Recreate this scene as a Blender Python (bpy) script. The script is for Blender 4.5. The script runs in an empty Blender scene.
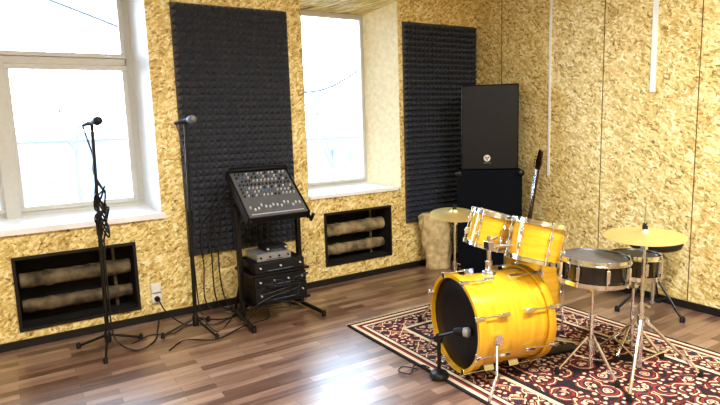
import bpy, bmesh, math, random
from mathutils import Vector, Matrix, Euler
random.seed(7)
sc=bpy.context.scene
col=sc.collection
T=Matrix.Translation
def RX(a): return Matrix.Rotation(a,4,'X')
def RY(a): return Matrix.Rotation(a,4,'Y')
def RZ(a): return Matrix.Rotation(a,4,'Z')
I4=Matrix.Identity(4)
pi=math.pi
# ------------------------------------------------------------------ materials
def newmat(name):
    m=bpy.data.materials.new(name);m.use_nodes=True
    nt=m.node_tree;b=nt.nodes["Principled BSDF"]
    return m,nt,b
def N(nt,t,**k):
    n=nt.nodes.new(t)
    for a,b in k.items(): setattr(n,a,b)
    return n
def ramp(nt,stops,interp='LINEAR'):
    r=N(nt,"ShaderNodeValToRGB");cr=r.color_ramp;cr.interpolation=interp
    while len(cr.elements)<len(stops): cr.elements.new(.5)
    for e,(p,c) in zip(cr.elements,stops):
        e.position=p;e.color=(*c,1)
    return r
def simple(name,c,rough=.5,metal=0,noise=0,coat=0,nscale=30,bump=0,spec=None):
    m,nt,b=newmat(name)
    b.inputs["Base Color"].default_value=(*c,1);b.inputs["Roughness"].default_value=rough;b.inputs["Metallic"].default_value=metal
    if coat: b.inputs["Coat Weight"].default_value=coat;b.inputs["Coat Roughness"].default_value=.06
    if spec is not None: b.inputs["Specular IOR Level"].default_value=spec
    tc=N(nt,"ShaderNodeTexCoord");no=N(nt,"ShaderNodeTexNoise");no.inputs["Scale"].default_value=nscale;no.inputs["Detail"].default_value=4
    nt.links.new(tc.outputs["Object"],no.inputs["Vector"])
    if noise:
        r=ramp(nt,[(.3,tuple(x*(1-noise) for x in c)),(.7,tuple(min(1,x*(1+noise)) for x in c))])
        nt.links.new(no.outputs["Fac"],r.inputs[0]);nt.links.new(r.outputs[0],b.inputs["Base Color"])
    if bump:
        bp=N(nt,"ShaderNodeBump");bp.inputs["Strength"].default_value=bump;bp.inputs["Distance"].default_value=.005
        nt.links.new(no.outputs["Fac"],bp.inputs["Height"]);nt.links.new(bp.outputs[0],b.inputs["Normal"])
    return m
def mix(nt,fac,a,b,bt='MIX'):
    m=N(nt,"ShaderNodeMix",data_type='RGBA',blend_type=bt)
    L=nt.links
    if isinstance(fac,(int,float)): m.inputs[0].default_value=fac
    else: L.new(fac,m.inputs[0])
    for s,i in ((a,6),(b,7)):
        if isinstance(s,tuple): m.inputs[i].default_value=(*s,1)
        else: L.new(s,m.inputs[i])
    return m.outputs[2]
def mth(nt,op,a,b=None,c=None):
    m=N(nt,"ShaderNodeMath",operation=op)
    for i,s in enumerate((a,b,c)):
        if s is None: continue
        if isinstance(s,(int,float)): m.inputs[i].default_value=s
        else: nt.links.new(s,m.inputs[i])
    return m.outputs[0]
def osb(name,tint=(1,1,1),lift=.0):
    m,nt,b=newmat(name);L=nt.links
    tc=N(nt,"ShaderNodeTexCoord");sp=N(nt,"ShaderNodeSeparateXYZ");L.new(tc.outputs["Object"],sp.inputs[0])
    u=mth(nt,'ADD',sp.outputs[0],mth(nt,'MULTIPLY',sp.outputs[1],1.013))
    cb=N(nt,"ShaderNodeCombineXYZ");L.new(u,cb.inputs[0]);L.new(sp.outputs[2],cb.inputs[1])
    wn=N(nt,"ShaderNodeTexNoise");wn.inputs["Scale"].default_value=14;wn.inputs["Detail"].default_value=3;L.new(cb.outputs[0],wn.inputs["Vector"])
    vs=N(nt,"ShaderNodeVectorMath",operation='SCALE');vs.inputs[3].default_value=.025;L.new(wn.outputs["Color"],vs.inputs[0])
    va=N(nt,"ShaderNodeVectorMath",operation='ADD');L.new(cb.outputs[0],va.inputs[0]);L.new(vs.outputs[0],va.inputs[1])
    def layer(rot,sx,sy,off):
        mp=N(nt,"ShaderNodeMapping");mp.inputs["Rotation"].default_value=(0,0,rot);L.new(va.outputs[0],mp.inputs[0])
        mp2=N(nt,"ShaderNodeMapping");mp2.inputs["Scale"].default_value=(sx,sy,1);mp2.inputs["Location"].default_value=(off,off*.7,0);L.new(mp.outputs[0],mp2.inputs[0])
        v=N(nt,"ShaderNodeTexVoronoi",voronoi_dimensions='2D');v.inputs["Scale"].default_value=1;L.new(mp2.outputs[0],v.inputs["Vector"])
        s=N(nt,"ShaderNodeSeparateColor");L.new(v.outputs["Color"],s.inputs[0])
        return s.outputs[0],s.outputs[1],v.outputs["Distance"]
    ls=[layer(.3,19,52,3),layer(1.35,22,56,11),layer(2.3,21,60,23),layer(-.35,27,66,37)]
    val=ls[0][0]
    for k,th in ((1,.45),(2,.55),(3,.6)):
        g=mth(nt,'GREATER_THAN',ls[k][1],th)
        a=mth(nt,'MULTIPLY',g,ls[k][0]);bb=mth(nt,'MULTIPLY',mth(nt,'SUBTRACT',1,g),val);val=mth(nt,'ADD',a,bb)
    no=N(nt,"ShaderNodeTexNoise");no.inputs["Scale"].default_value=42;no.inputs["Detail"].default_value=4;no.inputs["Roughness"].default_value=.7;L.new(cb.outputs[0],no.inputs["Vector"])
    nb=N(nt,"ShaderNodeTexNoise");nb.inputs["Scale"].default_value=5;nb.inputs["Detail"].default_value=3;L.new(cb.outputs[0],nb.inputs["Vector"])
    val2=mth(nt,'ADD',mth(nt,'MULTIPLY',val,.66),mth(nt,'MULTIPLY',mth(nt,'SUBTRACT',no.outputs["Fac"],.5),1.2))
    val2=mth(nt,'ADD',val2,mth(nt,'MULTIPLY',mth(nt,'SUBTRACT',nb.outputs["Fac"],.5),.4))
    val2=mth(nt,'ADD',val2,.18+lift)
    tt=lambda c:tuple(c[i]*tint[i] for i in range(3))
    r=ramp(nt,[(0,tt((.12,.062,.016))),(.12,tt((.30,.19,.055))),(.27,tt((.57,.41,.14))),(.55,tt((.74,.58,.24))),(.8,tt((.87,.76,.42))),(1,tt((.97,.93,.72)))])
    L.new(val2,r.inputs[0])
    L.new(r.outputs[0],b.inputs["Base Color"]);b.inputs["Roughness"].default_value=.5
    bp=N(nt,"ShaderNodeBump");bp.inputs["Strength"].default_value=.08;bp.inputs["Distance"].default_value=.002;L.new(val,bp.inputs["Height"]);L.new(bp.outputs[0],b.inputs["Normal"])
    return m
def laminate():
    m,nt,b=newmat("laminate_floor");L=nt.links
    tc=N(nt,"ShaderNodeTexCoord")
    br=N(nt,"ShaderNodeTexBrick");br.offset=.37;br.offset_frequency=2
    for k,v in (("Scale",1),("Brick Width",.52),("Row Height",.072),("Mortar Size",.0014),("Bias",0.0)): br.inputs[k].default_value=v
    br.inputs["Color1"].default_value=(0,0,0,1);br.inputs["Color2"].default_value=(1,1,1,1);br.inputs["Mortar"].default_value=(.25,.25,.25,1)
    L.new(tc.outputs["Object"],br.inputs["Vector"])
    mp=N(nt,"ShaderNodeMapping");mp.inputs["Scale"].default_value=(3,40,1);L.new(tc.outputs["Object"],mp.inputs[0])
    no=N(nt,"ShaderNodeTexNoise");no.inputs["Scale"].default_value=1;no.inputs["Detail"].default_value=5;L.new(mp.outputs[0],no.inputs["Vector"])
    s=N(nt,"ShaderNodeSeparateColor");L.new(br.outputs["Color"],s.inputs[0])
    v=mth(nt,'ADD',mth(nt,'MULTIPLY',s.outputs[0],.42),mth(nt,'MULTIPLY',no.outputs["Fac"],.60))
    r=ramp(nt,[(.12,(.056,.028,.020)),(.35,(.135,.072,.048)),(.5,(.22,.130,.092)),(.68,(.32,.205,.15)),(.95,(.45,.33,.26))]);L.new(v,r.inputs[0])
    dk=mix(nt,br.outputs["Fac"],r.outputs[0],(.04,.026,.02))
    L.new(dk,b.inputs["Base Color"]);b.inputs["Specular IOR Level"].default_value=1.0
    rr=N(nt,"ShaderNodeMapRange");rr.inputs[3].default_value=.27;rr.inputs[4].default_value=.38;L.new(no.outputs["Fac"],rr.inputs[0]);L.new(rr.outputs[0],b.inputs["Roughness"])
    b.inputs["Coat Weight"].default_value=.35;b.inputs["Coat Roughness"].default_value=.3
    return m
def rugmat():
    m,nt,b=newmat("persian_rug");L=nt.links
    tc=N(nt,"ShaderNodeTexCoord");sp=N(nt,"ShaderNodeSeparateXYZ");L.new(tc.outputs["Object"],sp.inputs[0])
    HX,HY=.86,1.35
    ax=mth(nt,'ABSOLUTE',sp.outputs[0]);ay=mth(nt,'ABSOLUTE',sp.outputs[1])
    ex=mth(nt,'SUBTRACT',HX,ax);ey=mth(nt,'SUBTRACT',HY,ay);e=mth(nt,'MINIMUM',ex,ey)
    cb=N(nt,"ShaderNodeCombineXYZ");L.new(ax,cb.inputs[0]);L.new(ay,cb.inputs[1])
    wn=N(nt,"ShaderNodeTexNoise");wn.inputs["Scale"].default_value=14;wn.inputs["Detail"].default_value=2;L.new(cb.outputs[0],wn.inputs["Vector"])
    vs=N(nt,"ShaderNodeVectorMath",operation='SCALE');vs.inputs[3].default_value=.04;L.new(wn.outputs["Color"],vs.inputs[0])
    va=N(nt,"ShaderNodeVectorMath",operation='ADD');L.new(cb.outputs[0],va.inputs[0]);L.new(vs.outputs[0],va.inputs[1])
    def vor(sc_,feat='F1',metric='MANHATTAN',rnd=.35):
        v=N(nt,"ShaderNodeTexVoronoi",voronoi_dimensions='2D',feature=feat,distance=metric);v.inputs["Scale"].default_value=sc_;v.inputs["Randomness"].default_value=rnd;L.new(va.outputs[0],v.inputs["Vector"]);return v
    v1=vor(6.2,metric='EUCLIDEAN',rnd=.7);v2=vor(22,rnd=.9,metric='EUCLIDEAN');v3=vor(9,rnd=.1)
    red=(.30,.035,.028);dred=(.13,.016,.018);blk=(.014,.014,.024);crm=(.76,.64,.46);gold=(.46,.28,.12);teal=(.022,.028,.06)
    f1=ramp(nt,[(0,crm),(.08,red),(.13,crm),(.18,teal),(.28,red),(.36,blk),(.41,crm),(.46,red),(.52,blk)],'CONSTANT');L.new(v1.outputs["Distance"],f1.inputs[0])
    f2=ramp(nt,[(0,crm),(.27,red),(.38,blk),(.62,dred)],'CONSTANT');L.new(v2.outputs["Distance"],f2.inputs[0])
    s2=N(nt,"ShaderNodeSeparateColor");L.new(v2.outputs["Color"],s2.inputs[0])
    field=mix(nt,mth(nt,'GREATER_THAN',s2.outputs[0],.55),f1.outputs[0],f2.outputs[0])
    f3=ramp(nt,[(0,crm),(.14,red),(.24,gold),(.32,blk),(.42,crm),(.54,red),(.68,teal)],'CONSTANT');L.new(v3.outputs["Distance"],f3.inputs[0])
    border=mix(nt,mth(nt,'GREATER_THAN',s2.outputs[1],.6),f3.outputs[0],f2.outputs[0])
    c=mix(nt,mth(nt,'LESS_THAN',e,.32),field,border)
    ban=ramp(nt,[(0,blk),(.04,crm),(.10,red),(.14,blk),(.165,crm),(.215,blk)],'CONSTANT')
    L.new(mth(nt,'MULTIPLY',e,2.0),ban.inputs[0])
    c=mix(nt,mth(nt,'LESS_THAN',e,.12),c,ban.outputs[0])
    b2=mth(nt,'LESS_THAN',mth(nt,'ABSOLUTE',mth(nt,'SUBTRACT',e,.32)),.015);c=mix(nt,b2,c,crm)
    b3=mth(nt,'LESS_THAN',mth(nt,'ABSOLUTE',mth(nt,'SUBTRACT',e,.352)),.016);c=mix(nt,b3,c,blk)
    fn=N(nt,"ShaderNodeTexNoise");fn.inputs["Scale"].default_value=70;L.new(tc.outputs["Object"],fn.inputs["Vector"])
    c=mix(nt,mth(nt,'MULTIPLY',fn.outputs["Fac"],.26),c,(.15,.11,.10))
    L.new(c,b.inputs["Base Color"]);b.inputs["Roughness"].default_value=.95;b.inputs["Specular IOR Level"].default_value=.15
    no=N(nt,"ShaderNodeTexNoise");no.inputs["Scale"].default_value=300;L.new(tc.outputs["Object"],no.inputs["Vector"])
    bp=N(nt,"ShaderNodeBump");bp.inputs["Strength"].default_value=.4;bp.inputs["Distance"].default_value=.003;L.new(no.outputs["Fac"],bp.inputs["Height"]);L.new(bp.outputs[0],b.inputs["Normal"])
    return m
def maple():
    m,nt,b=newmat("amber_maple_lacquer");L=nt.links
    tc=N(nt,"ShaderNodeTexCoord");mp=N(nt,"ShaderNodeMapping");mp.inputs["Scale"].default_value=(4,4,30);L.new(tc.outputs["Object"],mp.inputs[0])
    no=N(nt,"ShaderNodeTexNoise");no.inputs["Scale"].default_value=1;no.inputs["Detail"].default_value=4;L.new(mp.outputs[0],no.inputs["Vector"])
    r=ramp(nt,[(.3,(.62,.335,.014)),(.7,(.78,.46,.035))]);L.new(no.outputs["Fac"],r.inputs[0]);L.new(r.outputs[0],b.inputs["Base Color"])
    b.inputs["Roughness"].default_value=.22;b.inputs["Coat Weight"].default_value=.9;b.inputs["Coat Roughness"].default_value=.05
    return m
def glassmat():
    m,nt,b=newmat("window_glass");L=nt.links;nt.nodes.remove(b)
    o=[n for n in nt.nodes if n.type=='OUTPUT_MATERIAL'][0]
    t=N(nt,"ShaderNodeBsdfTransparent");g=N(nt,"ShaderNodeBsdfGlossy");g.inputs["Roughness"].default_value=.02
    fr=N(nt,"ShaderNodeFresnel");fr.inputs[0].default_value=1.3;mx=N(nt,"ShaderNodeMixShader")
    L.new(fr.outputs[0],mx.inputs[0]);L.new(t.outputs[0],mx.inputs[1]);L.new(g.outputs[0],mx.inputs[2]);L.new(mx.outputs[0],o.inputs[0])
    return m
def grillemat():
    m,nt,b=newmat("perforated_steel_grille");L=nt.links
    tc=N(nt,"ShaderNodeTexCoord");v=N(nt,"ShaderNodeTexVoronoi");v.inputs["Scale"].default_value=90;v.inputs["Randomness"].default_value=0;L.new(tc.outputs["Object"],v.inputs["Vector"])
    r=ramp(nt,[(.3,(.002,.002,.003)),(.45,(.006,.007,.010))]);L.new(v.outputs["Distance"],r.inputs[0]);L.new(r.outputs[0],b.inputs["Base Color"]);b.inputs["Roughness"].default_value=.6
    b.inputs["Specular IOR Level"].default_value=.2
    return m
OSB=osb("osb_board",(1,1,1),.0);OSB2=osb("osb_board_right",(1.0,1.0,1.03),.0);FLOOR=laminate();RUG=rugmat();MAPLE=maple();GLASS=glassmat();GRILLE=grillemat()
OSB_LIT=simple("light_washed_reveal",(.93,.87,.66),.6,noise=.10,nscale=24)  # OSB reveal made pale: window-light overexposure put into the colour
WHITE=simple("white_paint",(.84,.86,.88),.5,noise=.03,nscale=8)
PVC=simple("window_frame_white",(.58,.58,.55),.4,noise=.03)
CEIL=simple("ceiling_white",(.8,.79,.76),.8,noise=.03)
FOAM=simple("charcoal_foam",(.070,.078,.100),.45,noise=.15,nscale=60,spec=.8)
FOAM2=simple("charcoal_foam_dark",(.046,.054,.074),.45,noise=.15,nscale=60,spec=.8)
BLACK=simple("black_satin_metal",(.007,.007,.008),.4,noise=.1)
BLKP=simple("black_plastic",(.007,.007,.009),.5,noise=.15,bump=.1,spec=.35)
BLKG=simple("black_gloss_lacquer",(.008,.008,.010),.12,coat=.8,noise=.05)
BHEAD=simple("black_drumhead",(.004,.004,.006),.4,noise=.1,spec=.3)
WHEAD=simple("coated_dark_grey_drumhead",(.10,.10,.105),.45,noise=.10)
CLEAR=simple("translucent_drumhead",(.40,.36,.28),.25,noise=.04)
CHROME=simple("chrome",(.78,.81,.86),.14,metal=1,noise=.03)
BRASS=simple("cymbal_bronze",(.92,.74,.33),.40,metal=.85,noise=.05,nscale=12)
RUB=simple("black_rubber",(.01,.01,.01),.8,noise=.1)
CABLE=simple("black_cable",(.008,.008,.010),.5,noise=.1)
DKPIT=simple("dark_recess",(.014,.012,.010),.9,noise=.4,nscale=9)  # near-black mottled colour on the recess faces
PIPE=simple("old_rusty_brown_pipe",(.125,.095,.055),.7,noise=.8,nscale=11,bump=.7)
PIPE2=simple("old_beige_pipe",(.26,.205,.115),.7,noise=.75,nscale=11,bump=.7)
SKIRT=simple("dark_skirting",(.012,.009,.008),.5,noise=.2)
SEAM=simple("board_joint_dark",(.14,.08,.03),.9,noise=.2)
SILVER=simple("brushed_silver_panel",(.42,.43,.45),.35,metal=.6,noise=.08)
PANEL=simple("grey_console_panel",(.10,.105,.115),.45,noise=.1)
PANEL2=simple("rack_faceplate_black",(.009,.010,.012),.4,noise=.1)
KNOBW=simple("light_grey_knob",(.55,.56,.58),.4,noise=.03)
KNOBD=simple("dark_grey_knob",(.02,.02,.024),.4,noise=.03)
KNOBB=simple("blue_grey_knob",(.12,.2,.34),.4,noise=.03)
SACK=simple("beige_canvas",(.60,.48,.27),.9,noise=.3,nscale=16,bump=.6)
SOCK=simple("socket_white_plastic",(.8,.8,.78),.35,noise=.02)
ROSE=simple("rosewood",(.05,.025,.013),.4,noise=.3)
DKBODY=simple("dark_sunburst_body",(.04,.017,.010),.15,coat=.6,noise=.2)
MESHM=simple("steel_mic_grille",(.03,.03,.034),.5,metal=.5,noise=.3,nscale=200,bump=.4)
MESHS=simple("grey_mic_grille",(.20,.21,.23),.5,metal=.4,noise=.15,nscale=200,bump=.4)
CARPET=simple("black_cabinet_carpet",(.005,.007,.012),.9,noise=.3,nscale=90,bump=.5,spec=.2)
CLOTH=simple("speaker_cloth",(.005,.009,.020),.8,noise=.2,nscale=80,spec=.2)
BADGE=simple("silver_badge",(.72,.73,.75),.3,metal=.3,noise=.02)
BADGE2=simple("grey_lettering",(.30,.31,.33),.4,metal=.2,noise=.02)
FRINGE=simple("rug_fringe_cream",(.6,.5,.34),.9,noise=.1)
SNOW=simple("snow_ground",(.18,.195,.21),.9,noise=.12,nscale=.35)
ROOFS=simple("snowy_roof",(.3,.32,.34),.9,noise=.1,nscale=1)
BLDG=simple("distant_building_grey",(.20,.205,.215),.9,noise=.10,nscale=1.5)
BARK=simple("bark_grey",(.115,.115,.12),.9,noise=.2)
WIREM=simple("wire_dark",(.03,.03,.034),.9,noise=.1)
GRN=simple("building_window_grey",(.15,.155,.165),.8,noise=.2,nscale=2)
LAMPM,_nt,_b=newmat("fill_lamp_diffuser");_b.inputs["Emission Color"].default_value=(1,.97,.92,1);_b.inputs["Emission Strength"].default_value=3  # glowing face of the added fill lamps
# ------------------------------------------------------------------ mesh builder
class MB:
    def __init__(s): s.v=[];s.f=[];s.mi=[];s.cur=0
    def add(s,vs,fs,M=None):
        o=len(s.v)
        for p in vs:
            p=Vector(p); s.v.append(tuple(M@p) if M is not None else tuple(p))
        for f in fs: s.f.append(tuple(i+o for i in f));s.mi.append(s.cur)
        return s
    def box(s,c,d,M=None):
        x,y,z=d[0]/2,d[1]/2,d[2]/2;cx,cy,cz=c
        vs=[(cx+a*x,cy+b*y,cz+e*z) for a in(-1,1) for b in(-1,1) for e in(-1,1)]
        return s.add(vs,[(0,1,3,2),(4,6,7,5),(0,4,5,1),(2,3,7,6),(0,2,6,4),(1,5,7,3)],M)
    def lathe(s,prof,n=32,M=None,closed=False):
        vs=[];fs=[];k=len(prof)
        for i in range(n):
            a=2*pi*i/n
            for r,z in prof: vs.append((r*math.cos(a),r*math.sin(a),z))
        for i in range(n):
            j=(i+1)%n
            for q in range(k if closed else k-1):
                q2=(q+1)%k
                fs.append((i*k+q,j*k+q,j*k+q2,i*k+q2))
        if not closed:
            if prof[0][0]>1e-6: fs.append(tuple(i*k for i in range(n))[::-1])
            if prof[-1][0]>1e-6: fs.append(tuple(i*k+k-1 for i in range(n)))
        return s.add(vs,fs,M)
    def cyl(s,p,q,r,r2=None,n=14):
        p=Vector(p);q=Vector(q);d=q-p
        M=T(p)@d.to_track_quat('Z','Y').to_matrix().to_4x4()
        return s.lathe([(r,0),(r if r2 is None else r2,d.length)],n,M)
    def sph(s,c,r,sc3=(1,1,1),n=16,M=None):
        k=n//2;prof=[(max(1e-5,math.sin(pi*i/k))*r if 0<i<k else 0,-math.cos(pi*i/k)*r) for i in range(k+1)]
        MM=T(c)@Matrix.Diagonal((*sc3,1));MM=(M@MM) if M is not None else MM
        return s.lathe(prof,n,MM)
    def tube(s,pts,r,n=8):
        P=[Vector(p) for p in pts];vs=[];fs=[]
        t0=(P[1]-P[0]).normalized();nn=t0.orthogonal().normalized()
        for i,p in enumerate(P):
            t=(P[min(i+1,len(P)-1)]-P[max(i-1,0)]).normalized()
            nn=(nn-t*nn.dot(t)).normalized();b=t.cross(nn)
            for k in range(n):
                a=2*pi*k/n;vs.append(tuple(p+(nn*math.cos(a)+b*math.sin(a))*r))
        for i in range(len(P)-1):
            for k in range(n):
                k2=(k+1)%n;fs.append((i*n+k,i*n+k2,(i+1)*n+k2,(i+1)*n+k))
        fs.append(tuple(range(n))[::-1]);fs.append(tuple((len(P)-1)*n+k for k in range(n)))
        return s.add(vs,fs)
def crv(pts,k=8):
    P=[Vector(p) for p in pts];P=[P[0]*2-P[1]]+P+[P[-1]*2-P[-2]];o=[]
    for i in range(1,len(P)-2):
        for j in range(k):
            t=j/k;a,b,c,d=P[i-1:i+3]
            o.append(.5*((2*b)+(c-a)*t+(2*a-5*b+4*c-d)*t*t+(3*b-a-3*c+d)*t**3))
    o.append(P[-2]);return o
def mk(mb,name,mats,parent=None,M=I4,bev=0,ang=40,**props):
    me=bpy.data.meshes.new(name);me.from_pydata(mb.v,[],mb.f)
    if not isinstance(mats,(list,tuple)): mats=[mats]
    for m in mats: me.materials.append(m)
    me.polygons.foreach_set("material_index",mb.mi)
    bm=bmesh.new();bm.from_mesh(me);bmesh.ops.recalc_face_normals(bm,faces=bm.faces);bm.to_mesh(me);bm.free()
    me.shade_smooth();me.set_sharp_from_angle(angle=math.radians(ang))
    ob=bpy.data.objects.new(name,me);col.objects.link(ob)
    if parent: ob.parent=parent
    ob.matrix_basis=M
    if bev:
        b=ob.modifiers.new("bevel",'BEVEL');b.width=bev;b.segments=2;b.limit_method='ANGLE'
    for k,v in props.items(): ob[k]=v
    return ob
def thing(name,label,cat,loc=(0,0,0),M=None,**props):
    e=bpy.data.objects.new(name,None);e.empty_display_size=.1;col.objects.link(e)
    e.matrix_basis=T(loc) if M is None else T(loc)@M
    e["label"]=label;e["category"]=cat
    for k,v in props.items(): e[k]=v
    return e
def dup(ob,parent,M,**props):
    c=ob.copy();c.parent=parent;c.matrix_basis=M;col.objects.link(c)
    for k,v in props.items(): c[k]=v
    return c
def struct(ob): ob["kind"]="structure";return ob
# ------------------------------------------------------------------ room shell
XL,YF,HC=-7.2,-7.2,3.2
WD=.36
holes=[((-5.5,-3.56,.885,2.82),(-5.45,-3.62,.95,2.74),WD,1),
       ((-2.19,-1.085,.895,2.81),(-2.06,-1.28,.95,2.71),WD,2),
       ((-4.63,-3.81,.145,.67),(-4.63,-3.81,.145,.67),.24,3),
       ((-2.01,-1.25,.205,.70),(-2.01,-1.25,.205,.70),.24,3)]
w=MB()
xs=sorted({XL,0.0}|{h[0][0] for h in holes}|{h[0][1] for h in holes});zs=sorted({0.0,HC}|{h[0][2] for h in holes}|{h[0][3] for h in holes})
for i in range(len(xs)-1):
    for j in range(len(zs)-1):
        cx,cz=(xs[i]+xs[i+1])/2,(zs[j]+zs[j+1])/2
        if any(h[0][0]<cx<h[0][1] and h[0][2]<cz<h[0][3] for h in holes): continue
        w.add([(xs[i],0,zs[j]),(xs[i+1],0,zs[j]),(xs[i+1],0,zs[j+1]),(xs[i],0,zs[j+1])],[(0,1,2,3)])
for (a,b,d,k) in holes:
    A=[(a[0],0,a[2]),(a[1],0,a[2]),(a[1],0,a[3]),(a[0],0,a[3])];B=[(b[0],d,b[2]),(b[1],d,b[2]),(b[1],d,b[3]),(b[0],d,b[3])]
    for e in range(4):
        f=(e+1)%4
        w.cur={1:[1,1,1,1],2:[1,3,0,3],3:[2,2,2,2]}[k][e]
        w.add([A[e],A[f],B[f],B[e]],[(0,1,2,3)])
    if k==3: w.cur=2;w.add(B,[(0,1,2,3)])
    w.cur=0
me_w=mk(w,"wall_back",[OSB,WHITE,DKPIT,OSB_LIT]);struct(me_w)
def slab(name,c,d,mat): return struct(mk(MB().box(c,d),name,mat))
slab("wall_right",(.05,YF/2+.1,HC/2),(.1,-YF+.7,HC),OSB2)
slab("wall_left",(XL-.05,YF/2,HC/2),(.1,-YF,HC),OSB)
slab("wall_front",(XL/2,YF-.05,HC/2),(-XL,.1,HC),OSB)
slab("floor",(XL/2,YF/2,-.05),(-XL,-YF,.1),FLOOR)
slab("ceiling",(XL/2,YF/2,HC+.05),(-XL,-YF,.1),CEIL)
slab("baseboard_back",(XL/2,-.009,.03),(-XL-.02,.018,.06),SKIRT)
slab("baseboard_right",(-.009,YF/2,.03),(.018,-YF-.04,.06),SKIRT)
k=0
for y in (-1.62,-2.45,-.4,-3.67): k+=1;slab("trim_%d"%k,(-.001,y,HC/2),(.004,.006,HC),SEAM)
for x in (-2.28,-.5,-1.0): k+=1;slab("trim_%d"%k,(x,-.001,(2.95+HC)/2),(.006,.004,HC-2.95),SEAM)
k+=1;slab("trim_%d"%k,(-.006,-1.04,(1.0+HC)/2),(.012,.022,HC-1.0),WHITE)
k+=1;slab("trim_%d"%k,(-.008,-2.085,(1.77+HC)/2),(.016,.04,HC-1.77),WHITE)
k+=1;slab("trim_%d"%k,(-4.53,.165,.885),(1.99,.40,.045),WHITE)
k+=1;slab("trim_%d"%k,(-1.655,.165,.892),(1.05,.38,.035),WHITE)
for (x0,x1,z0,z1) in ((-4.63,-3.81,.145,.67),(-2.01,-1.25,.205,.70)):
    m=MB()
    t=.022
    m.box(((x0+x1)/2,-.006,z0-t/2),(x1-x0+2*t,.02,t)).box(((x0+x1)/2,-.006,z1+t/2),(x1-x0+2*t,.02,t)).box((x0-t/2,-.006,(z0+z1)/2),(t,.02,z1-z0)).box((x1+t/2,-.006,(z0+z1)/2),(t,.02,z1-z0))
    k+=1;struct(mk(m,"trim_%d"%k,SKIRT))
def rectframe(m,x0,x1,z0,z1,y,t,d):
    m.box(((x0+x1)/2,y,z0+t/2),(x1-x0,d,t)).box(((x0+x1)/2,y,z1-t/2),(x1-x0,d,t)).box((x0+t/2,y,(z0+z1)/2),(t,d,z1-z0-2*t)).box((x1-t/2,y,(z0+z1)/2),(t,d,z1-z0-2*t))
m=MB();y=WD+.03
rectframe(m,-5.47,-3.60,.91,2.76,y,.08,.07)
m.box((-4.54,y,2.16),(1.75,.07,.06));m.box((-4.60,y-.02,1.53),(.10,.13,1.21))
rectframe(m,-4.56,-3.67,.98,2.13,y-.03,.04,.05);rectframe(m,-5.41,-4.64,.98,2.13,y-.03,.04,.05);rectframe(m,-5.41,-3.67,2.19,2.70,y-.03,.035,.05)
w1=struct(mk(m,"window_1",PVC,bev=.004))
struct(mk(MB().box((-4.53,WD+.04,1.85),(1.8,.006,1.75)),"window_pane",GLASS,parent=w1))
m=MB()
rectframe(m,-2.08,-1.26,.93,2.73,y,.045,.07);rectframe(m,-2.04,-1.30,.97,2.69,y-.03,.03,.05)
w2=struct(mk(m,"window_2",PVC,bev=.004))
struct(mk(MB().box((-1.67,WD+.04,1.83),(.74,.006,1.72)),"window_pane",GLASS,parent=w2))
def radiator(x0,x1,z0,z1,label,zz,mat,seed):
    L=x1-x0-.02;rnd=random.Random(seed)
    th=thing("radiator",label,"radiator",((x0+x1)/2,.12,z0))
    for z,r in zz:
        pr=[(0,-L/2),(r*.9,-L/2+.004)];kk=22
        for i in range(kk): pr.append((r*(1+rnd.uniform(-.05,.05)+(.14 if i in (5,16) else 0)),-L/2+.01+i*(L-.02)/(kk-1)))
        pr+=[(r*.9,L/2-.004),(0,L/2)]
        mk(MB().lathe(pr,22,T((0,0,z))@RY(pi/2+rnd.uniform(-.01,.01))),"heating_pipe",mat,th)
    mk(MB().cyl((L/2-.12,.05,0),(L/2-.12,.05,z1-z0-.01),.014),"riser_pipe",mat,th)
radiator(-4.63,-3.81,.145,.67,"old rusty brown heating pipes inside a dark wall recess",((.13,.052),(.335,.060)),PIPE,1)
radiator(-2.01,-1.25,.205,.70,"old beige heating pipes inside a dark framed wall recess",((.11,.055),(.315,.064)),PIPE2,2)
def foam(x0,x1,z0,z1,nx,nz,label,mat):
    m=MB();W=x1-x0;Hh=z1-z0;dx=W/nx;dz=Hh/nz;dep=.05
    for i in range(nx):
        for j in range(nz):
            a=i*dx;b=j*dz
            m.add([(a,-.012,b),(a+dx,-.012,b),(a+dx,-.012,b+dz),(a,-.012,b+dz),(a+dx/2,-.012-dep,b+dz/2)],[(0,1,4),(1,2,4),(2,3,4),(3,0,4)])
    m.box((W/2,-.0065,Hh/2),(W,.011,Hh))
    ob=mk(m,"acoustic_foam_panel",mat,None,T((x0,0,z0)),ang=5)
    ob["label"]=label;ob["category"]="acoustic foam"
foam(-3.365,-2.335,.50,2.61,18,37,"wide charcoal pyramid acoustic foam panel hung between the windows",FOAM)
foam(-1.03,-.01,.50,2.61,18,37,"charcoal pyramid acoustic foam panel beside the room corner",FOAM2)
# ------------------------------------------------------------------ socket
th=thing("power_socket","white plastic power socket with a plug on the wall","socket",(-3.66,-.001,.19))
mk(MB().box((0,-.012,.0),(.08,.022,.08)),"socket_plate",SOCK,th,bev=.006)
mk(MB().box((0,-.014,.09),(.08,.026,.08)),"socket_plate",SOCK,th,bev=.006)
mk(MB().lathe([(.022,0),(.02,.035),(.008,.05),(0,.05)],16,T((0,-.024,0))@RX(pi/2)),"plug",BLKP,th)
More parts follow.
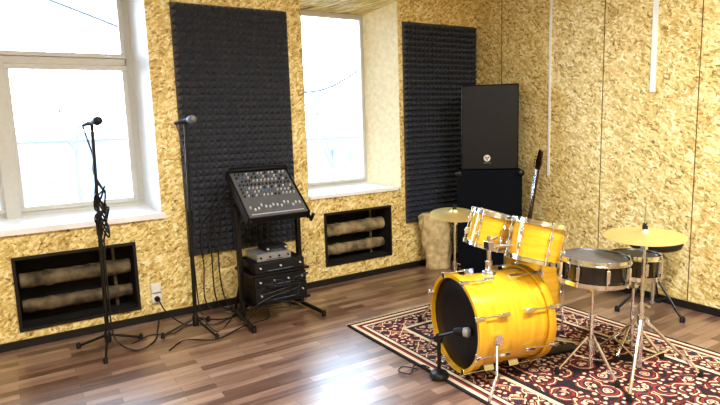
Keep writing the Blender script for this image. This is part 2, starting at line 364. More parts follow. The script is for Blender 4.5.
# ------------------------------------------------------------------ stands
def tripod(th,hub,rad,r,mat,n=3,a0=0,brace=True,footr=.016,zb=.1):
    m=MB().tube([(0.02,0,hub),(rad,0,.018)],r)
    leg=mk(m,"leg",mat,th,RZ(a0))
    ft=mk(MB().lathe([(0,-.018),(footr,-.018),(footr,.012),(footr*.6,.025),(0,.025)],12,T((rad,0,.018))),"rubber_foot",RUB,leg)
    br=None
    if brace: br=mk(MB().tube([(0.015,0,zb),(rad*.52,0,hub-(hub-.018)*.52)],r*.75),"brace",mat,th,RZ(a0))
    for i in range(1,n):
        l=dup(leg,th,RZ(a0+2*pi*i/n));dup(ft,l,I4)
        if br: dup(br,th,RZ(a0+2*pi*i/n))
def wing(th,z,mat,ang=0,off=.02):
    m=MB().box((off,0,0),(.012,.05,.016)).cyl((0,0,0),(off,0,0),.006)
    mk(m,"wing_screw",mat,th,T((0,0,z))@RZ(ang))
def micstand(loc,H,tilt,label,a0,mdir,mlabel,gm):
    th=thing("microphone_stand",label,"microphone stand",loc)
    mk(MB().lathe([(.0,.06),(.022,.06),(.024,.09),(.024,.13),(.015,.15),(0,.15)],16),"hub",BLACK,th)
    tripod(th,.11,.25,.009,BLACK,a0=a0,brace=False)
    top=Vector((tilt,0,H));mid=Vector((tilt*.5,0,.92))
    mk(MB().cyl((0,0,.08),mid,.015),"lower_pole",BLACK,th)
    mk(MB().cyl(mid-Vector((0,0,.06)),mid+Vector((0,0,.05)),.022),"clutch",BLACK,th)
    mk(MB().cyl(mid,top,.011),"upper_pole",BLACK,th)
    d=Vector((math.cos(mdir),math.sin(mdir),.15)).normalized()
    mk(MB().cyl(top-Vector((0,0,.01)),top+Vector((0,0,.03)),.012).cyl(top+Vector((0,0,.03))-d*.04,top+Vector((0,0,.03))+d*.05,.0175),"mic_clip",BLKP,th)
    base=Vector(loc)+top+Vector((0,0,.03))
    q=d.to_track_quat('Z','Y').to_matrix().to_4x4()
    mc=thing("microphone",mlabel,"microphone",base,q)
    mk(MB().lathe([(0,-.10),(.012,-.10),(.014,-.07),(.0185,.02),(.021,.04),(0,.04)],20),"handle",BLACK,mc)
    mk(MB().lathe([(0,.035),(.022,.035),(.030,.05),(.032,.07),(.026,.094),(.013,.104),(0,.106)],20),"grille_head",gm,mc)
    return base-d*.10
b1=micstand((-4.11,-.45,0),1.625,.035,"tall black microphone stand with cable bundled round its clutch",.3,-1.1,"black vocal microphone clipped on the stand before the window",MESHM)
b2=micstand((-3.48,-.50,0),1.62,.035,"tall black microphone stand beside the foam panel",.9,-1.0,"vocal microphone with grey grille clipped beside the foam panel",MESHS)
def cable(pts,label,r=.0045,k=8,mat=CABLE):
    ob=mk(MB().tube(crv(pts,k),r,6),"audio_cable",mat);ob["label"]=label;ob["category"]="cable";return ob
cl=[tuple(b1),(b1.x+.0,b1.y-.03,1.60),(-4.085,-.43,1.42),(-4.09,-.43,1.3)]
for i in range(34):
    a=i*1.7;cl.append((-4.07+.04*math.cos(a)+random.uniform(-.012,.012),-.47+.035*math.sin(a),1.16-.008*i+ .09*math.sin(i*2.1)))
cl+=[(-4.075,-.475,.8),(-4.08,-.475,.4),(-4.07,-.49,.1),(-3.95,-.6,.006),(-3.8,-.5,.006),(-3.72,-.25,.006),(-3.67,-.1,.05)]
cable(cl,"black microphone cable bundled on the stand and running down",.006)
cable([tuple(b2),(b2.x+.01,b2.y-.02,1.6),(-3.46,-.48,1.42),(-3.465,-.475,1.2),(-3.45,-.475,.5),(-3.43,-.49,.15),(-3.35,-.6,.006),(-3.2,-.45,.006),(-3.1,-.3,.006),(-2.95,-.25,.006)],"black microphone cable hanging beside the stand to the floor")
cable([(-3.66,-.075,.19),(-3.62,-.2,.10),(-3.5,-.3,.006),(-3.35,-.25,.006),(-3.2,-.35,.006),(-3.0,-.3,.02),(-2.95,-.25,.2)],"black mains cable from the wall socket to the rack",.005)
cable([(-3.75,-.75,.006),(-3.6,-.62,.006),(-3.4,-.75,.006),(-3.15,-.62,.006),(-2.9,-.55,.006),(-2.8,-.3,.01)],"loose black cable lying near the rack",.0045)
cable([(-3.95,-.45,.006),(-3.8,-.35,.006),(-3.65,-.42,.006),(-3.5,-.32,.006),(-3.3,-.42,.006),(-3.1,-.32,.006)],"loose black cable lying along the wall on the floor",.0045)
cable([(-2.50,-2.06,.014),(-2.56,-1.98,.014),(-2.62,-2.02,.014),(-2.58,-2.09,.014),(-2.50,-2.02,.018),(-2.44,-2.04,.014),(-2.45,-2.12,.03)],"short black cable curled beside the kick drum microphone",.0045)
for dx,dz in ((0,.0),(.07,.1),(.16,-.05)):
    cable([(-3.05+dx*.3,-.34,1.12+dz*.3),(-3.13-dx,-.22,.85+dz),(-3.17-dx*.8,-.2,.45),(-3.13-dx,-.22,.1),(-3.0,-.3,.02)],"black cable looping down behind the mixer rack",.0055)
# ------------------------------------------------------------------ mixer rack stand
RXC=-2.80
rk=thing("equipment_rack_stand","black tubular steel rack stand with splayed feet beneath the mixer","rack stand",(RXC,-.46,0))
sl=math.atan2(.35,.45)
for sx in (-.27,.27):
    fx=sx*1.0
    mk(MB().tube([(fx,.27,.03),(fx*1.15,-.32,.03)],.018,10).cyl((fx,.27,.0),(fx,.27,.047),.02).cyl((fx*1.15,-.32,0),(fx*1.15,-.32,.047),.02),"foot_bar",BLACK,rk)
    mk(MB().box((sx,.02,.48),(.035,.05,.90)),"upright",BLACK,rk,bev=.004)
    mk(MB().tube([(sx,.22,1.17),(sx,-.25,.815),(sx,-.29,.87)],.014,8),"support_arm",BLACK,rk)
    mk(MB().tube([(sx,.2,.035),(sx,.03,.35)],.01,8),"brace",BLACK,rk)
mk(MB().tube([(-.27,.05,.10),(.27,.05,.10)],.012),"crossbar",BLACK,rk)
mk(MB().tube([(-.27,.04,.88),(.27,.04,.88)],.012),"crossbar",BLACK,rk)
mk(MB().box((0,0,.405),(.52,.38,.018)),"shelf",BLACK,rk)
mk(MB().box((0,0,.155),(.52,.38,.018)),"shelf",BLACK,rk)
mx=thing("mixing_console","black mixing console with rows of pale knobs tilted on the rack","mixer",(-2.82,-.50,1.03),RX(sl))
m=MB();m.box((0,0,0),(.51,.54,.07));mk(m,"case",BLKP,mx,bev=.008)
mk(MB().box((0,-.005,.037),(.50,.52,.006)),"control_panel",PANEL,mx)
mk(MB().box((0.01,.268,.035),(.52,.04,.07)),"connector_ridge",BLKP,mx,bev=.008)
for sx in (-.262,.262): mk(MB().box((sx,0,.003),(.014,.56,.085)),"side_cheek",BLKP,mx,bev=.005)
bases={}
for mt in (KNOBW,KNOBB,KNOBD):
    bases[mt.name]=MB().lathe([(0,0),(.0080,0),(.0065,.016),(0,.016)],10)
first={}
rk_=random.Random(11)
for c in range(14):
    for r in range(7):
        mt=rk_.choice([KNOBW,KNOBW,KNOBW,KNOBD,KNOBB,KNOBW,KNOBD]) if r!=3 else KNOBD
        X=-.215+c*.0330;Y=.22-r*.043
        if mt.name not in first: first[mt.name]=mk(bases[mt.name],"knob",mt,mx,T((X,Y,.04)))
        else: dup(first[mt.name],mx,T((X,Y,.04)))
fd=None
for c in range(14):
    X=-.215+c*.0330
    if fd is None: fd=mk(MB().box((0,0,.008),(.012,.022,.014)),"fader",KNOBW,mx,T((X,-.17,.04)))
    else: dup(fd,mx,T((X,-.17+random.uniform(-.03,.04),.04)))
mk(MB().box((.0,-.24,.042),(.45,.006,.003)),"printed_line",KNOBW,mx)
def unit(name,label,cat,loc,d,face,kn,mat=BLKP):
    th=thing(name,label,cat,loc)
    mk(MB().box((0,0,d[2]/2),d),"case",mat,th,bev=.006)
    mk(MB().box((0,-d[1]/2-.004,d[2]/2),(d[0]*.98,.008,d[2]*.9)),"front_panel",face,th)
    b=None
    for i in range(kn):
        X=-d[0]*.4+i*d[0]*.8/max(1,kn-1)
        M_=T((X,-d[1]/2-.008,d[2]*.55))@RX(pi/2)
        if b is None: b=mk(MB().lathe([(0,0),(.008,0),(.007,.018),(0,.018)],12),"knob",KNOBW if face is not SILVER else BLKP,th,M_)
        else: dup(b,th,M_)
    mk(MB().box((0,-d[1]/2-.009,d[2]*.2),(d[0]*.5,.003,.004)),"printed_line",KNOBB if face is not SILVER else BLKP,th)
    return th
unit("power_amplifier","black rack power amplifier on the lower shelf","amplifier",(RXC,-.47,.165),(.46,.36,.13),PANEL2,2)
unit("effects_unit","slim black rack unit with small knobs","audio unit",(RXC,-.47,.296),(.46,.34,.09),PANEL2,4)
unit("stereo_receiver","black receiver with small knobs on the rack shelf","audio unit",(RXC,-.47,.415),(.44,.33,.085),PANEL2,3)
unit("disc_player","small pale silver player stacked on top of the receiver","audio unit",(RXC-.03,-.47,.502),(.30,.25,.06),SILVER,4,SILVER)
unit("wireless_receiver","small black receiver box atop the silver player","audio unit",(RXC+.02,-.45,.564),(.20,.16,.04),PANEL2,2)
pts=[];rnd=random.Random(3)
for i in range(26): pts.append((RXC-.25+.5*rnd.random(),-.685-.03*rnd.random(),.10+.28*rnd.random()) if 3<i<23 else (RXC-.33+.02*i,-.60,.03+.01*i))
cable(pts,"tangled black cable hanging over the rack front",.0045,6)
# ------------------------------------------------------------------ speakers
spa=math.atan2(-.76,-.65)+pi/2
def cab(name,label,cat,loc,W,D,Hh,mat,top=False):
    th=thing(name,label,cat,loc,RZ(spa))
    x0=W/2;xb=W/2*(.78 if top else .97);y0=-D/2;y1=D/2
    m=MB();pr=[(-x0,y0),(x0,y0),(x0,y0+D*.4),(xb,y1),(-xb,y1),(-x0,y0+D*.4)];n=len(pr)
    vs=[(x,y,0) for x,y in pr]+[(x,y,Hh) for x,y in pr]
    m.add(vs,[tuple(range(n)),tuple(range(n,2*n))]+[(i,(i+1)%n,n+(i+1)%n,n+i) for i in range(n)])
    mk(m,"cabinet",mat,th,bev=.015)
    m=MB();k=12;gw=W*.93;gh=Hh*.93;vs=[];
    for i in range(k+1):
        t=-1+2*i/k;xx=t*gw/2;yy=y0-.004-.02*(1-t*t)
        for z in (Hh/2-gh/2,Hh/2+gh/2): vs.append((xx,yy,z))
    nb=len(vs)
    vs+=[(x,y0+.001,z) for (x,y,z) in vs]
    fs=[(2*i,2*i+2,2*i+3,2*i+1) for i in range(k)]+[(nb+2*i,nb+2*i+1,nb+2*i+3,nb+2*i+2) for i in range(k)]
    fs+=[(2*i,nb+2*i,nb+2*i+2,2*i+2) for i in range(k)]+[(2*i+1,2*i+3,nb+2*i+3,nb+2*i+1) for i in range(k)]+[(0,1,nb+1,nb),(2*k,nb+2*k,nb+2*k+1,2*k+1)]
    mk(m,"grille",GRILLE if top else CLOTH,th)
    for sx in (-1,1):
        mk(MB().box((sx*(W/2+.001),y0+D*.2,Hh*.6),(.006,.06,.16)),"handle",RUB,th,bev=.002)
    return th,y0
SPX,SPY=-.385,-.585
s2_,y0=cab("subwoofer_cabinet","large black carpeted speaker cabinet standing in the corner","speaker",(SPX,SPY,.0),.64,.38,1.08,CARPET)
cn=None
for sx in(-1,1):
    for z in (.035,1.045):
        M_=T((sx*.305,y0-.002,z))
        if cn is None: cn=mk(MB().sph((0,0,0),.035,(1,.5,1),12),"corner_protector",BLACK,s2_,M_)
        else: dup(cn,s2_,M_)
s1_,y0=cab("loudspeaker","black full-range speaker with small round silver badge stacked on a cabinet","speaker",(SPX,SPY,1.082),.56,.38,.845,BLKP,True)
bd=mk(MB().lathe([(0,0),(.034,0),(.034,.006),(.031,.008),(.031,.005),(.0,.005)],28),"badge",BADGE,s1_,T((-.03,y0-.024,.12))@RX(pi/2))
m=MB()
for i in range(3): m.box((0,.011,.008),(.005,.022,.003),RZ(2*pi*i/3+pi/3)).box((0,.016,.008),(.011,.010,.003),RZ(2*pi*i/3+pi/3))
mk(m,"emblem",BLKP,bd)
def text3d(s,size,parent,M,mat,name="lettering"):
    cu=bpy.data.curves.new("lettering","FONT");cu.body=s;cu.size=size;cu.extrude=.001;cu.align_x='CENTER';cu.align_y='CENTER'
    tmp=bpy.data.objects.new("tmp_text",cu);col.objects.link(tmp)
    dg=bpy.context.evaluated_depsgraph_get();me=bpy.data.meshes.new_from_object(tmp.evaluated_get(dg))
    bpy.data.objects.remove(tmp);me.materials.clear();me.materials.append(mat)
    ob=bpy.data.objects.new(name,me);col.objects.link(ob);ob.parent=parent;ob.matrix_basis=M;return ob
text3d("YAMAHA",.019,s1_,T((-.03,y0-.0265,.072))@RX(pi/2),BADGE2)
# ------------------------------------------------------------------ sack
m=MB();n=40;rows=24;vs=[];fs=[]
for j in range(rows):
    t=j/(rows-1);z=.61*math.sin(t*pi/2)**.9 if t<1 else .61
    for i in range(n):
        a=2*pi*i/n;ca,sa=math.cos(a),math.sin(a)
        se=1/((abs(ca)**3+abs(sa)**3)**(1/3))
        r=.125*se+.008*math.sin(5*a+9*t)+.008*math.sin(9*a-14*t)+.006*math.sin(17*t+3*a)
        r*=math.sqrt(max(.02,1-max(0,(t-.55)/.45)**2.2*.85))*(.86+.2*min(1,t*4))
        vs.append((r*1.15*ca-.08*t,r*.62*sa,z))
for j in range(rows-1):
    for i in range(n):
        k2=(i+1)%n;fs.append((j*n+i,j*n+k2,(j+1)*n+k2,(j+1)*n+i))
fs.append(tuple(range(n))[::-1]);fs.append(tuple((rows-1)*n+i for i in range(n)))
m.add(vs,fs)
ob=mk(m,"sack",SACK,None,T((-.74,-.20,0))@RZ(-.45));ob["label"]="crumpled beige canvas sack standing against the wall";ob["category"]="bag"
# ------------------------------------------------------------------ rug
rug=mk(MB().box((0,0,.005),(1.72,2.70,.010)),"rug",RUG,None,T((-1.60,-2.46,0)));rug["label"]="dark red, black and cream patterned oriental rug under the drum kit";rug["category"]="rug"
m=MB()
for s in (-1,1):
    for i in range(170):
        x=-.855+i*1.71/169;a=random.uniform(-.012,.012);l=random.uniform(.035,.055)
        m.add([(x-.003,s*1.35,.004),(x+.003,s*1.35,.004),(x+.003+a,s*(1.35+l),.002),(x-.003+a,s*(1.35+l),.002),(x,s*1.35,.007),(x+a,s*(1.35+l),.004)],[(0,1,2,3),(0,4,5,3),(1,2,5,4)])
fr=mk(m,"fringe",FRINGE,rug);fr["kind"]="stuff"
# ------------------------------------------------------------------ drums
RZ0=.010
def drum(th,R,D,M,nl,shell,top,bot,hoop,bass=False,a0=.0,long=False):
    mk(MB().lathe([(R-.006,0),(R,.002),(R,D-.002),(R-.006,D),(R-.012,D),(R-.012,0)],56,closed=True),"shell",shell,th,M)
    mk(MB().lathe([(0,D+.004),(R*.6,D+.005),(R-.008,D+.004),(R+.003,D-.004),(R+.003,D-.010),(0,D-.006)],56),"batter_head",top,th,M)
    mk(MB().lathe([(0,-.004),(R*.6,-.005),(R-.008,-.004),(R+.003,.004),(R+.003,.010),(0,.006)],56),"resonant_head",bot,th,M)
    if bass: pr=[(R-.004,-.028),(R+.020,-.028),(R+.020,.020),(R+.006,.020),(R+.006,-.004),(R-.004,-.004)]
    else: pr=[(R+.002,-.013),(R+.006,-.015),(R+.007,.006),(R+.016,.010),(R+.016,.014),(R+.003,.013)]
    h=mk(MB().lathe(pr,56,closed=True),"hoop",hoop,th,M)
    dup(h,th,M@T((0,0,D))@RX(pi))
    rr=R+ (.026 if bass else .013)
    if bass:
        m=MB()
        m.box((R+.012,0,-.03),(.030,.026,.007)).box((R+.026,0,-.010),(.007,.024,.044))
        m.cyl((rr,0,-.02),(rr,0,.14),.0046).box((R+.016,0,.15),(.034,.024,.07)).box((rr+.006,0,-.042),(.006,.030,.02))
        l=mk(m,"lug",CHROME,th,M@RZ(a0),bev=.002)
        for i in range(nl):
            if i: dup(l,th,M@RZ(a0+2*pi*i/nl))
            dup(l,th,M@T((0,0,D))@RX(pi)@RZ(-a0+2*pi*i/nl))
    else:
        m=MB()
        m.cyl((rr,0,-.018),(rr,0,D+.018),.0036)
        for z in (0.0,D): m.cyl((rr,0,z-.017),(rr,0,z+.017),.006)
        if long: m.box((R+.011,0,D/2),(.022,.020,D*.6))
        else:
            for z in (D*.30,D*.70): m.box((R+.011,0,z),(.024,.022,.04)).cyl((R,0,z),(R+.028,0,z),.010)
        l=mk(m,"lug",CHROME,th,M@RZ(a0),bev=.002)
        for i in range(1,nl): dup(l,th,M@RZ(a0+2*pi*i/nl))
BA=math.atan2(-.21,.98)
bass=thing("bass_drum","amber lacquered bass drum with black front head and chrome claws","bass drum",(-2.325,-2.245,RZ0),RZ(BA))
BM=T((0,0,.332))@RY(pi/2)
drum(bass,.286,.48,BM,8,MAPLE,CLEAR,BHEAD,MAPLE,True,a0=pi/8)
for s in (-1,1):
    m=MB().tube([(.10,s*.280,.30),(.05,s*.36,.13),(-.02,s*.395,.01)],.0085,10).box((.10,s*.290,.31),(.05,.03,.06)).cyl((-.02,s*.395,.03),(-.022,s*.398,.0),.012)
    mk(m,"spur",CHROME,bass)
m=MB().lathe([(0,.612),(.045,.612),(.04,.635),(.022,.645),(.022,.70),(0,.70)],20,T((.23,0,0)))
m.cyl((.23,0,.62),(.23,0,.86),.014)
m.tube(crv([(.23,0,.80),(.28,.05,.82),(.34,.07,.83)],5),.009,8).tube(crv([(.23,0,.80),(.29,-.04,.80),(.36,-.07,.80)],5),.009,8)
m.box((.23,0,.80),(.04,.06,.05))
mk(m,"tom_holder",CHROME,bass,bev=.002)
pd=thing("bass_drum_pedal","black and chrome kick pedal behind the bass drum","drum pedal",(-1.74,-2.37,RZ0),RZ(BA))
mk(MB().box((.16,0,.01),(.32,.09,.016)),"base_plate",BLACK,pd,bev=.003)
mk(MB().box((0,0,0),(.26,.075,.012)),"footboard",CHROME,pd,T((.18,0,.085))@RY(.28),bev=.003)
for s in (-1,1): mk(MB().cyl((.03,s*.045,.01),(.03,s*.045,.22),.009),"post",CHROME,pd)
mk(MB().cyl((.03,-.055,.21),(.03,.055,.21),.008).cyl((.03,0,.21),(-.01,0,.36),.004).sph((-.012,0,.36),.024),"beater",BLACK,pd)
t1=thing("rack_tom","small amber lacquered rack tom with chrome hoops, tilted toward the stool","drum",(-1.945,-2.105,.757),RX(.10)@RY(.26))
drum(t1,.131,.215,I4,6,MAPLE,CLEAR,CLEAR,CHROME,a0=.3)
t2=thing("rack_tom","larger amber lacquered rack tom with chrome hoops, tilted toward the stool","drum",(-1.87,-2.445,.712),RX(.02)@RY(.26))
drum(t2,.156,.23,I4,6,MAPLE,CLEAR,CLEAR,CHROME,a0=.1)
ft=thing("floor_tom","amber lacquered floor tom on three chrome legs behind the bass drum","drum",(-1.32,-1.98,RZ0))
drum(ft,.205,.40,T((0,0,.19)),8,MAPLE,CLEAR,CLEAR,CHROME,a0=.2)
for i in range(3):
    m=MB().tube([(.232,0,.48),(.232,0,.06),(.25,0,.012)],.006,8).box((.222,0,.36),(.03,.035,.07)).cyl((.25,0,.0),(.25,0,.03),.011)
    mk(m,"leg",CHROME,ft,RZ(.8+2*pi*i/3))
def snare(loc,R,D,label,tilt,head,slabel,hubz=.30,rad=.27,a0=.4):
    st=thing("snare_stand",slabel,"drum stand",(loc[0],loc[1],RZ0))
    h=loc[2]-RZ0
    mk(MB().cyl((0,0,.05),(0,0,h*.62),.013).cyl((0,0,h*.3),(0,0,h*.36),.02),"lower_pole",CHROME,st)
    mk(MB().cyl((0,0,h*.6),(0,0,h-.07),.009).box((0,0,h-.07),(.04,.04,.035)),"upper_pole",CHROME,st)
    tripod(st,hubz,rad,.009,CHROME,a0=a0)
    wing(st,h*.6,CHROME,.5,.03)
    for i in range(3):
        mk(MB().tube([(0.01,0,h-.07),(R*.7,0,h-.02),(R+.012,0,h-.012),(R+.022,0,h+.02)],.0055,8).cyl((R+.02,0,h),(R+.022,0,h+.035),.009),"basket_arm",CHROME,st,RZ(.7+2*pi*i/3))
    s=thing("snare_drum",label,"drum",loc,tilt)
    drum(s,R,D,I4,8,BLKG,head,CLEAR,CHROME,long=True,a0=.2)
    mk(MB().box((R+.014,0,D*.5),(.02,.05,D*.7)),"strainer",CHROME,s,RZ(2.6),bev=.003)
snare((-1.68,-2.74,.62),.193,.13,"black lacquered snare drum with grey head and chrome hoops",RY(.03)@RX(.02),WHEAD,"chrome basket stand holding the snare drum",hubz=.24,rad=.20)
snare((-1.22,-2.72,.56),.145,.13,"smaller black drum with chrome hoops behind the snare",RY(.05),BHEAD,"chrome basket stand behind the snare stand",hubz=.22,a0=1.1,rad=.18)
def cymstand(loc,H,R,tilt,label,slabel,a0,hub=.33,rad=.33,top=.12):
    th=thing("cymbal_stand",slabel,"cymbal stand",(loc[0],loc[1],RZ0));H-=RZ0
    mk(MB().cyl((0,0,.06),(0,0,H*.5),.0145),"lower_pole",CHROME,th)
    mk(MB().cyl((0,0,H*.5-.03),(0,0,H*.5+.02),.02),"collar",CHROME,th)
    mk(MB().cyl((0,0,hub-.03),(0,0,hub+.03),.022),"collar",CHROME,th)
    mk(MB().cyl((0,0,H*.48),(0,0,H-.06),.0105),"upper_pole",CHROME,th)
    mk(MB().cyl((0,0,H-.1),(0,0,H+top),.005).box((0,0,H-.08),(.03,.03,.045)),"cymbal_rod",CHROME,th)
    wing(th,H*.5,CHROME,-.6,.035);wing(th,hub,CHROME,-.9,.035)
    mk(MB().cyl((0,0,H+.022),(0,0,H+.04),.015).cyl((0,0,H+.04),(0,0,H+.052),.009).box((0,0,H+.052),(.035,.006,.012)),"felt_and_wing_nut",RUB,th)
    tripod(th,hub,rad,.010,CHROME,a0=a0)
    pr=[(0.006,.020),(.02,.021),(R*.11,.017),(R*.17,.006),(R*.22,.0),(R*.5,-.006),(R*.8,-.014),(R,-.022),(R,-.0235),(R*.8,-.016),(R*.5,-.008),(R*.22,-.002),(R*.17,.004),(R*.11,.015),(.006,.018)]
    c=mk(MB().lathe(pr,64,closed=True),"cymbal",BRASS,None,T((loc[0],loc[1],H+RZ0))@tilt)
    c["label"]=label;c["category"]="cymbal"
cymstand((-1.475,-2.93,0),.905,.222,RX(.03)@RY(-.05),"large bronze ride cymbal on a chrome stand","chrome tripod cymbal stand beside the snare",3.55,hub=.36,rad=.36,top=.16)
cymstand((-1.62,-1.44,0),.865,.195,RX(.14)@RY(-.06),"bronze crash cymbal on a chrome stand behind the toms","chrome tripod cymbal stand beyond the bass drum",.9,top=.03)
st=thing("drum_stool","round black padded drum stool on a chrome tripod","stool",(-.30,-2.33,0.0))
mk(MB().lathe([(0,.53),(.17,.53),(.190,.545),(.194,.57),(.190,.60),(.17,.618),(.08,.625),(0,.626)],40),"seat",simple("black_vinyl",(.010,.010,.011),.35,noise=.1),st)
mk(MB().lathe([(.191,.565),(.198,.568),(.198,.574),(.191,.577)],40,closed=True),"seat_piping",RUB,st)
mk(MB().cyl((0,0,.07),(0,0,.36),.016),"lower_pole",CHROME,st)
mk(MB().cyl((0,0,.32),(0,0,.53),.012).box((0,0,.522),(.12,.12,.014)),"upper_pole",CHROME,st)
wing(st,.35,CHROME,-1.2,.04)
tripod(st,.30,.27,.010,BLACK,a0=.35,footr=.02)
# kick drum mic
KB=Vector((-2.455,-2.22,0.0105))
ks=thing("short_microphone_stand","low black microphone stand with round base before the bass drum","microphone stand",KB)
mk(MB().lathe([(0,0),(.06,0),(.06,.016),(.05,.03),(.02,.036),(.018,.05),(0,.05)],28),"base",BLACK,ks)
mk(MB().cyl((0,0,.04),(.0,0,.25),.012),"pole",BLACK,ks)
mk(MB().cyl((0,0,.225),(0,0,.275),.02).cyl((-.01,.02,.25),(.01,-.02,.25),.016),"clutch",BLACK,ks)
mk(MB().cyl((-.02,.06,.235),(.035,-.13,.325),.009),"boom_arm",BLACK,ks)
d=Vector((.5,-.85,.08)).normalized()
km=thing("kick_drum_microphone","stout grey microphone aimed at the bass drum head","microphone",KB+Vector((.035,-.13,.325)),d.to_track_quat('Z','Y').to_matrix().to_4x4())
mk(MB().lathe([(0,-.02),(.02,-.02),(.026,0),(.027,.04),(0,.04)],20),"body",BLKP,km)
mk(MB().lathe([(0,.04),(.027,.04),(.03,.05),(.03,.07),(.02,.08),(0,.082)],20),"grille_head",SILVER,km)
# ------------------------------------------------------------------ guitar
gt=thing("bass_guitar","dark bass guitar leaning upright against the board wall","guitar",(-.32,-1.0,.0),RZ(-1.9)@RX(-.16))
out=[(.0,.0),(.10,.01),(.165,.07),(.17,.16),(.125,.24),(.13,.31),(.165,.39),(.155,.45),(.12,.44),(.08,.36),(.03,.345),(-.03,.345),(-.08,.39),(-.135,.42),(-.16,.36),(-.125,.28),(-.12,.22),(-.165,.14),(-.16,.06),(-.10,.01)]
oc=[(p.x,p.y) for p in crv([(x,z,0) for x,z in out+[out[0]]],4)[:-1]];n=len(oc)
m=MB().add([(x,-.02,z) for x,z in oc]+[(x,.02,z) for x,z in oc],[tuple(range(n)),tuple(range(n,2*n))]+[(i,(i+1)%n,n+(i+1)%n,n+i) for i in range(n)])
mk(m,"body",DKBODY,gt,bev=.008)
mk(MB().box((0,-.026,.70),(.055,.022,.80)),"neck",ROSE,gt,bev=.004)
m=MB().add([(-.03,-.03,1.09),(.03,-.03,1.09),(.05,-.03,1.14),(.04,-.03,1.27),(-.02,-.03,1.29),(-.045,-.03,1.16)]+[(-.03,-.014,1.09),(.03,-.014,1.09),(.05,-.014,1.14),(.04,-.014,1.27),(-.02,-.014,1.29),(-.045,-.014,1.16)],[tuple(range(6)),tuple(range(6,12))]+[(i,(i+1)%6,6+(i+1)%6,6+i) for i in range(6)])
mk(m,"headstock",DKBODY,gt)
for i in range(4): mk(MB().cyl((-.035,-.022,1.15+i*.033),(-.065,-.022,1.15+i*.033),.004).box((-.072,-.022,1.15+i*.033),(.016,.006,.02)),"tuning_peg",CHROME,gt)
for i in range(4): mk(MB().cyl((-.018+i*.012,-.039,.10),(-.018+i*.012,-.039,1.09),.0009,n=5),"string",CHROME,gt)
mk(MB().box((0,-.026,.10),(.08,.02,.03)),"bridge",CHROME,gt);mk(MB().box((0,-.026,.24),(.09,.018,.03)),"pickup",BLKP,gt)
# ------------------------------------------------------------------ outdoors
g=mk(MB().box((10,40,-3.0),(140,70,.2)),"snowy_ground",SNOW);g["label"]="snow covered ground outside the windows";g["category"]="ground"
def bld(loc,d,label,roof):
    th=thing("building",label,"building",loc)
    mk(MB().box((0,0,d[2]/2),d),"wall",BLDG,th)
    mk(MB().box((0,0,d[2]+.2),(d[0]+.6,d[1]+.6,.4)),"roof",roof,th)
    b=None
    for i in range(int(d[0]/2.2)):
        M_=T((-d[0]/2+1.2+i*2.2,-d[1]/2-.03,d[2]*.55))
        if b is None: b=mk(MB().box((0,0,0),(1.0,.06,1.1)),"window",GRN,th,M_)
        else: dup(b,th,M_)
bld((-5,34,-2.9),(16,6,4.0),"low grey building with snowy roof seen outside",ROOFS)
bld((17,36,-2.9),(12,6,3.4),"distant low pale building seen outside",ROOFS)
def tree(loc,s,seed,label):
    rnd=random.Random(seed);m=MB()
    def br(p,d,l,r,k):
        q=p+d*l;m.cyl(p,q,r,r*.6,6)
        if k==0: return
        for i in range(3):
            nd=(d+Vector((rnd.uniform(-.8,.8),rnd.uniform(-.5,.5),rnd.uniform(-.1,.4)))).normalized();br(p+d*l*rnd.uniform(.6,1),nd,l*.68,r*.58,k-1)
    br(Vector((0,0,0)),Vector((0,0,1)),3.2*s,.12*s,5)
    ob=mk(m,"bare_tree",BARK,None,T(loc));ob["label"]=label;ob["category"]="tree"
tree((9.4,20,-2.9),1.0,3,"bare leafless tree seen outside the window");tree((-1.6,28,-2.9),.9,5,"bare leafless winter tree near the low building")
def wire(p):
    wr=mk(MB().tube(crv(p,10),.035,6),"overhead_wire",WIREM);wr["label"]="sagging overhead wire outside the windows";wr["category"]="wire"
wire([(-12,12,6.6),(-6,11.5,5.6),(-3.6,11.3,4.9),(1,11,3.2),(3.2,10.6,2.55),(5.0,10.4,3.2),(7.5,10,5.0)])
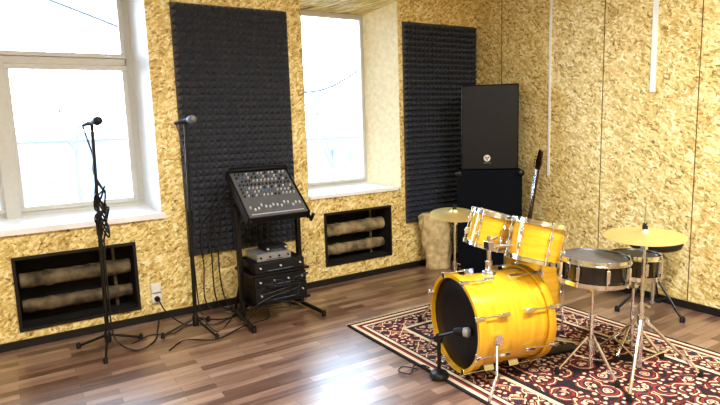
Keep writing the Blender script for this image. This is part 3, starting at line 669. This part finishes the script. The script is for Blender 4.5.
# ------------------------------------------------------------------ added fill lamps and window portals
def lamp(x,y,P,rot=0):  # unseen ceiling fixtures, added as interior fill light
    th=thing("ceiling_fill_lamp","long white fill lamp added on the unseen ceiling","lamp",(x,y,HC),RZ(rot))
    mk(MB().box((0,0,-.03),(1.3,.2,.06)),"lamp_housing",WHITE,th)
    mk(MB().box((0,0,-.065),(1.24,.16,.012)),"diffuser",LAMPM,th)
    l=bpy.data.lights.new("fill_light",'AREA');l.shape='RECTANGLE';l.size=1.24;l.size_y=.16;l.energy=P;l.color=(1,.975,.93)
    o=bpy.data.objects.new("fill_light",l);o.parent=th;o.location=(0,0,-.08);col.objects.link(o)
lamp(-1.9,-3.9,135);lamp(-4.3,-3.2,75);lamp(-4.6,-6.0,70)
for (x0,x1,z0,z1) in ((-5.4,-3.66,1.0,2.7),(-2.03,-1.31,1.0,2.68)):
    l=bpy.data.lights.new("window_portal",'AREA');l.shape='RECTANGLE';l.size=x1-x0;l.size_y=z1-z0;l.cycles.is_portal=True
    o=bpy.data.objects.new("window_portal",l);o.matrix_world=T(((x0+x1)/2,WD+.08,(z0+z1)/2))@RX(-pi/2);col.objects.link(o)
# ------------------------------------------------------------------ world
wd=bpy.data.worlds.new("sky");sc.world=wd;wd.use_nodes=True;nt=wd.node_tree;bg=nt.nodes["Background"]
tc=N(nt,"ShaderNodeTexCoord");sp=N(nt,"ShaderNodeSeparateXYZ");nt.links.new(tc.outputs["Generated"],sp.inputs[0])
r=ramp(nt,[(.0,(.74,.87,1)),(.5,(.50,.73,1))]);nt.links.new(sp.outputs[2],r.inputs[0]);nt.links.new(r.outputs[0],bg.inputs[0]);bg.inputs[1].default_value=15.0
# ------------------------------------------------------------------ camera
f,yaw,pit,rol,cx,cy=[554.786,0.5601,0.1439,-0.0321,-4.5859,-4.7508]
F=Vector((math.sin(yaw)*math.cos(pit),math.cos(yaw)*math.cos(pit),-math.sin(pit)))
R0=Vector((math.cos(yaw),-math.sin(yaw),0));U0=R0.cross(F)
R=R0*math.cos(rol)+U0*math.sin(rol);U=-R0*math.sin(rol)+U0*math.cos(rol)
cd=bpy.data.cameras.new("camera");cam=bpy.data.objects.new("camera",cd);col.objects.link(cam)
cam.matrix_world=Matrix(((R.x,U.x,-F.x,cx),(R.y,U.y,-F.y,cy),(R.z,U.z,-F.z,1.6),(0,0,0,1)))
cd.sensor_width=36;cd.lens=f/720*36;cd.clip_start=.05;cd.clip_end=300
sc.camera=cam
sc.view_settings.view_transform='Standard'
try: sc.view_settings.look='Medium High Contrast'
except Exception: pass
sc.view_settings.exposure=0.12
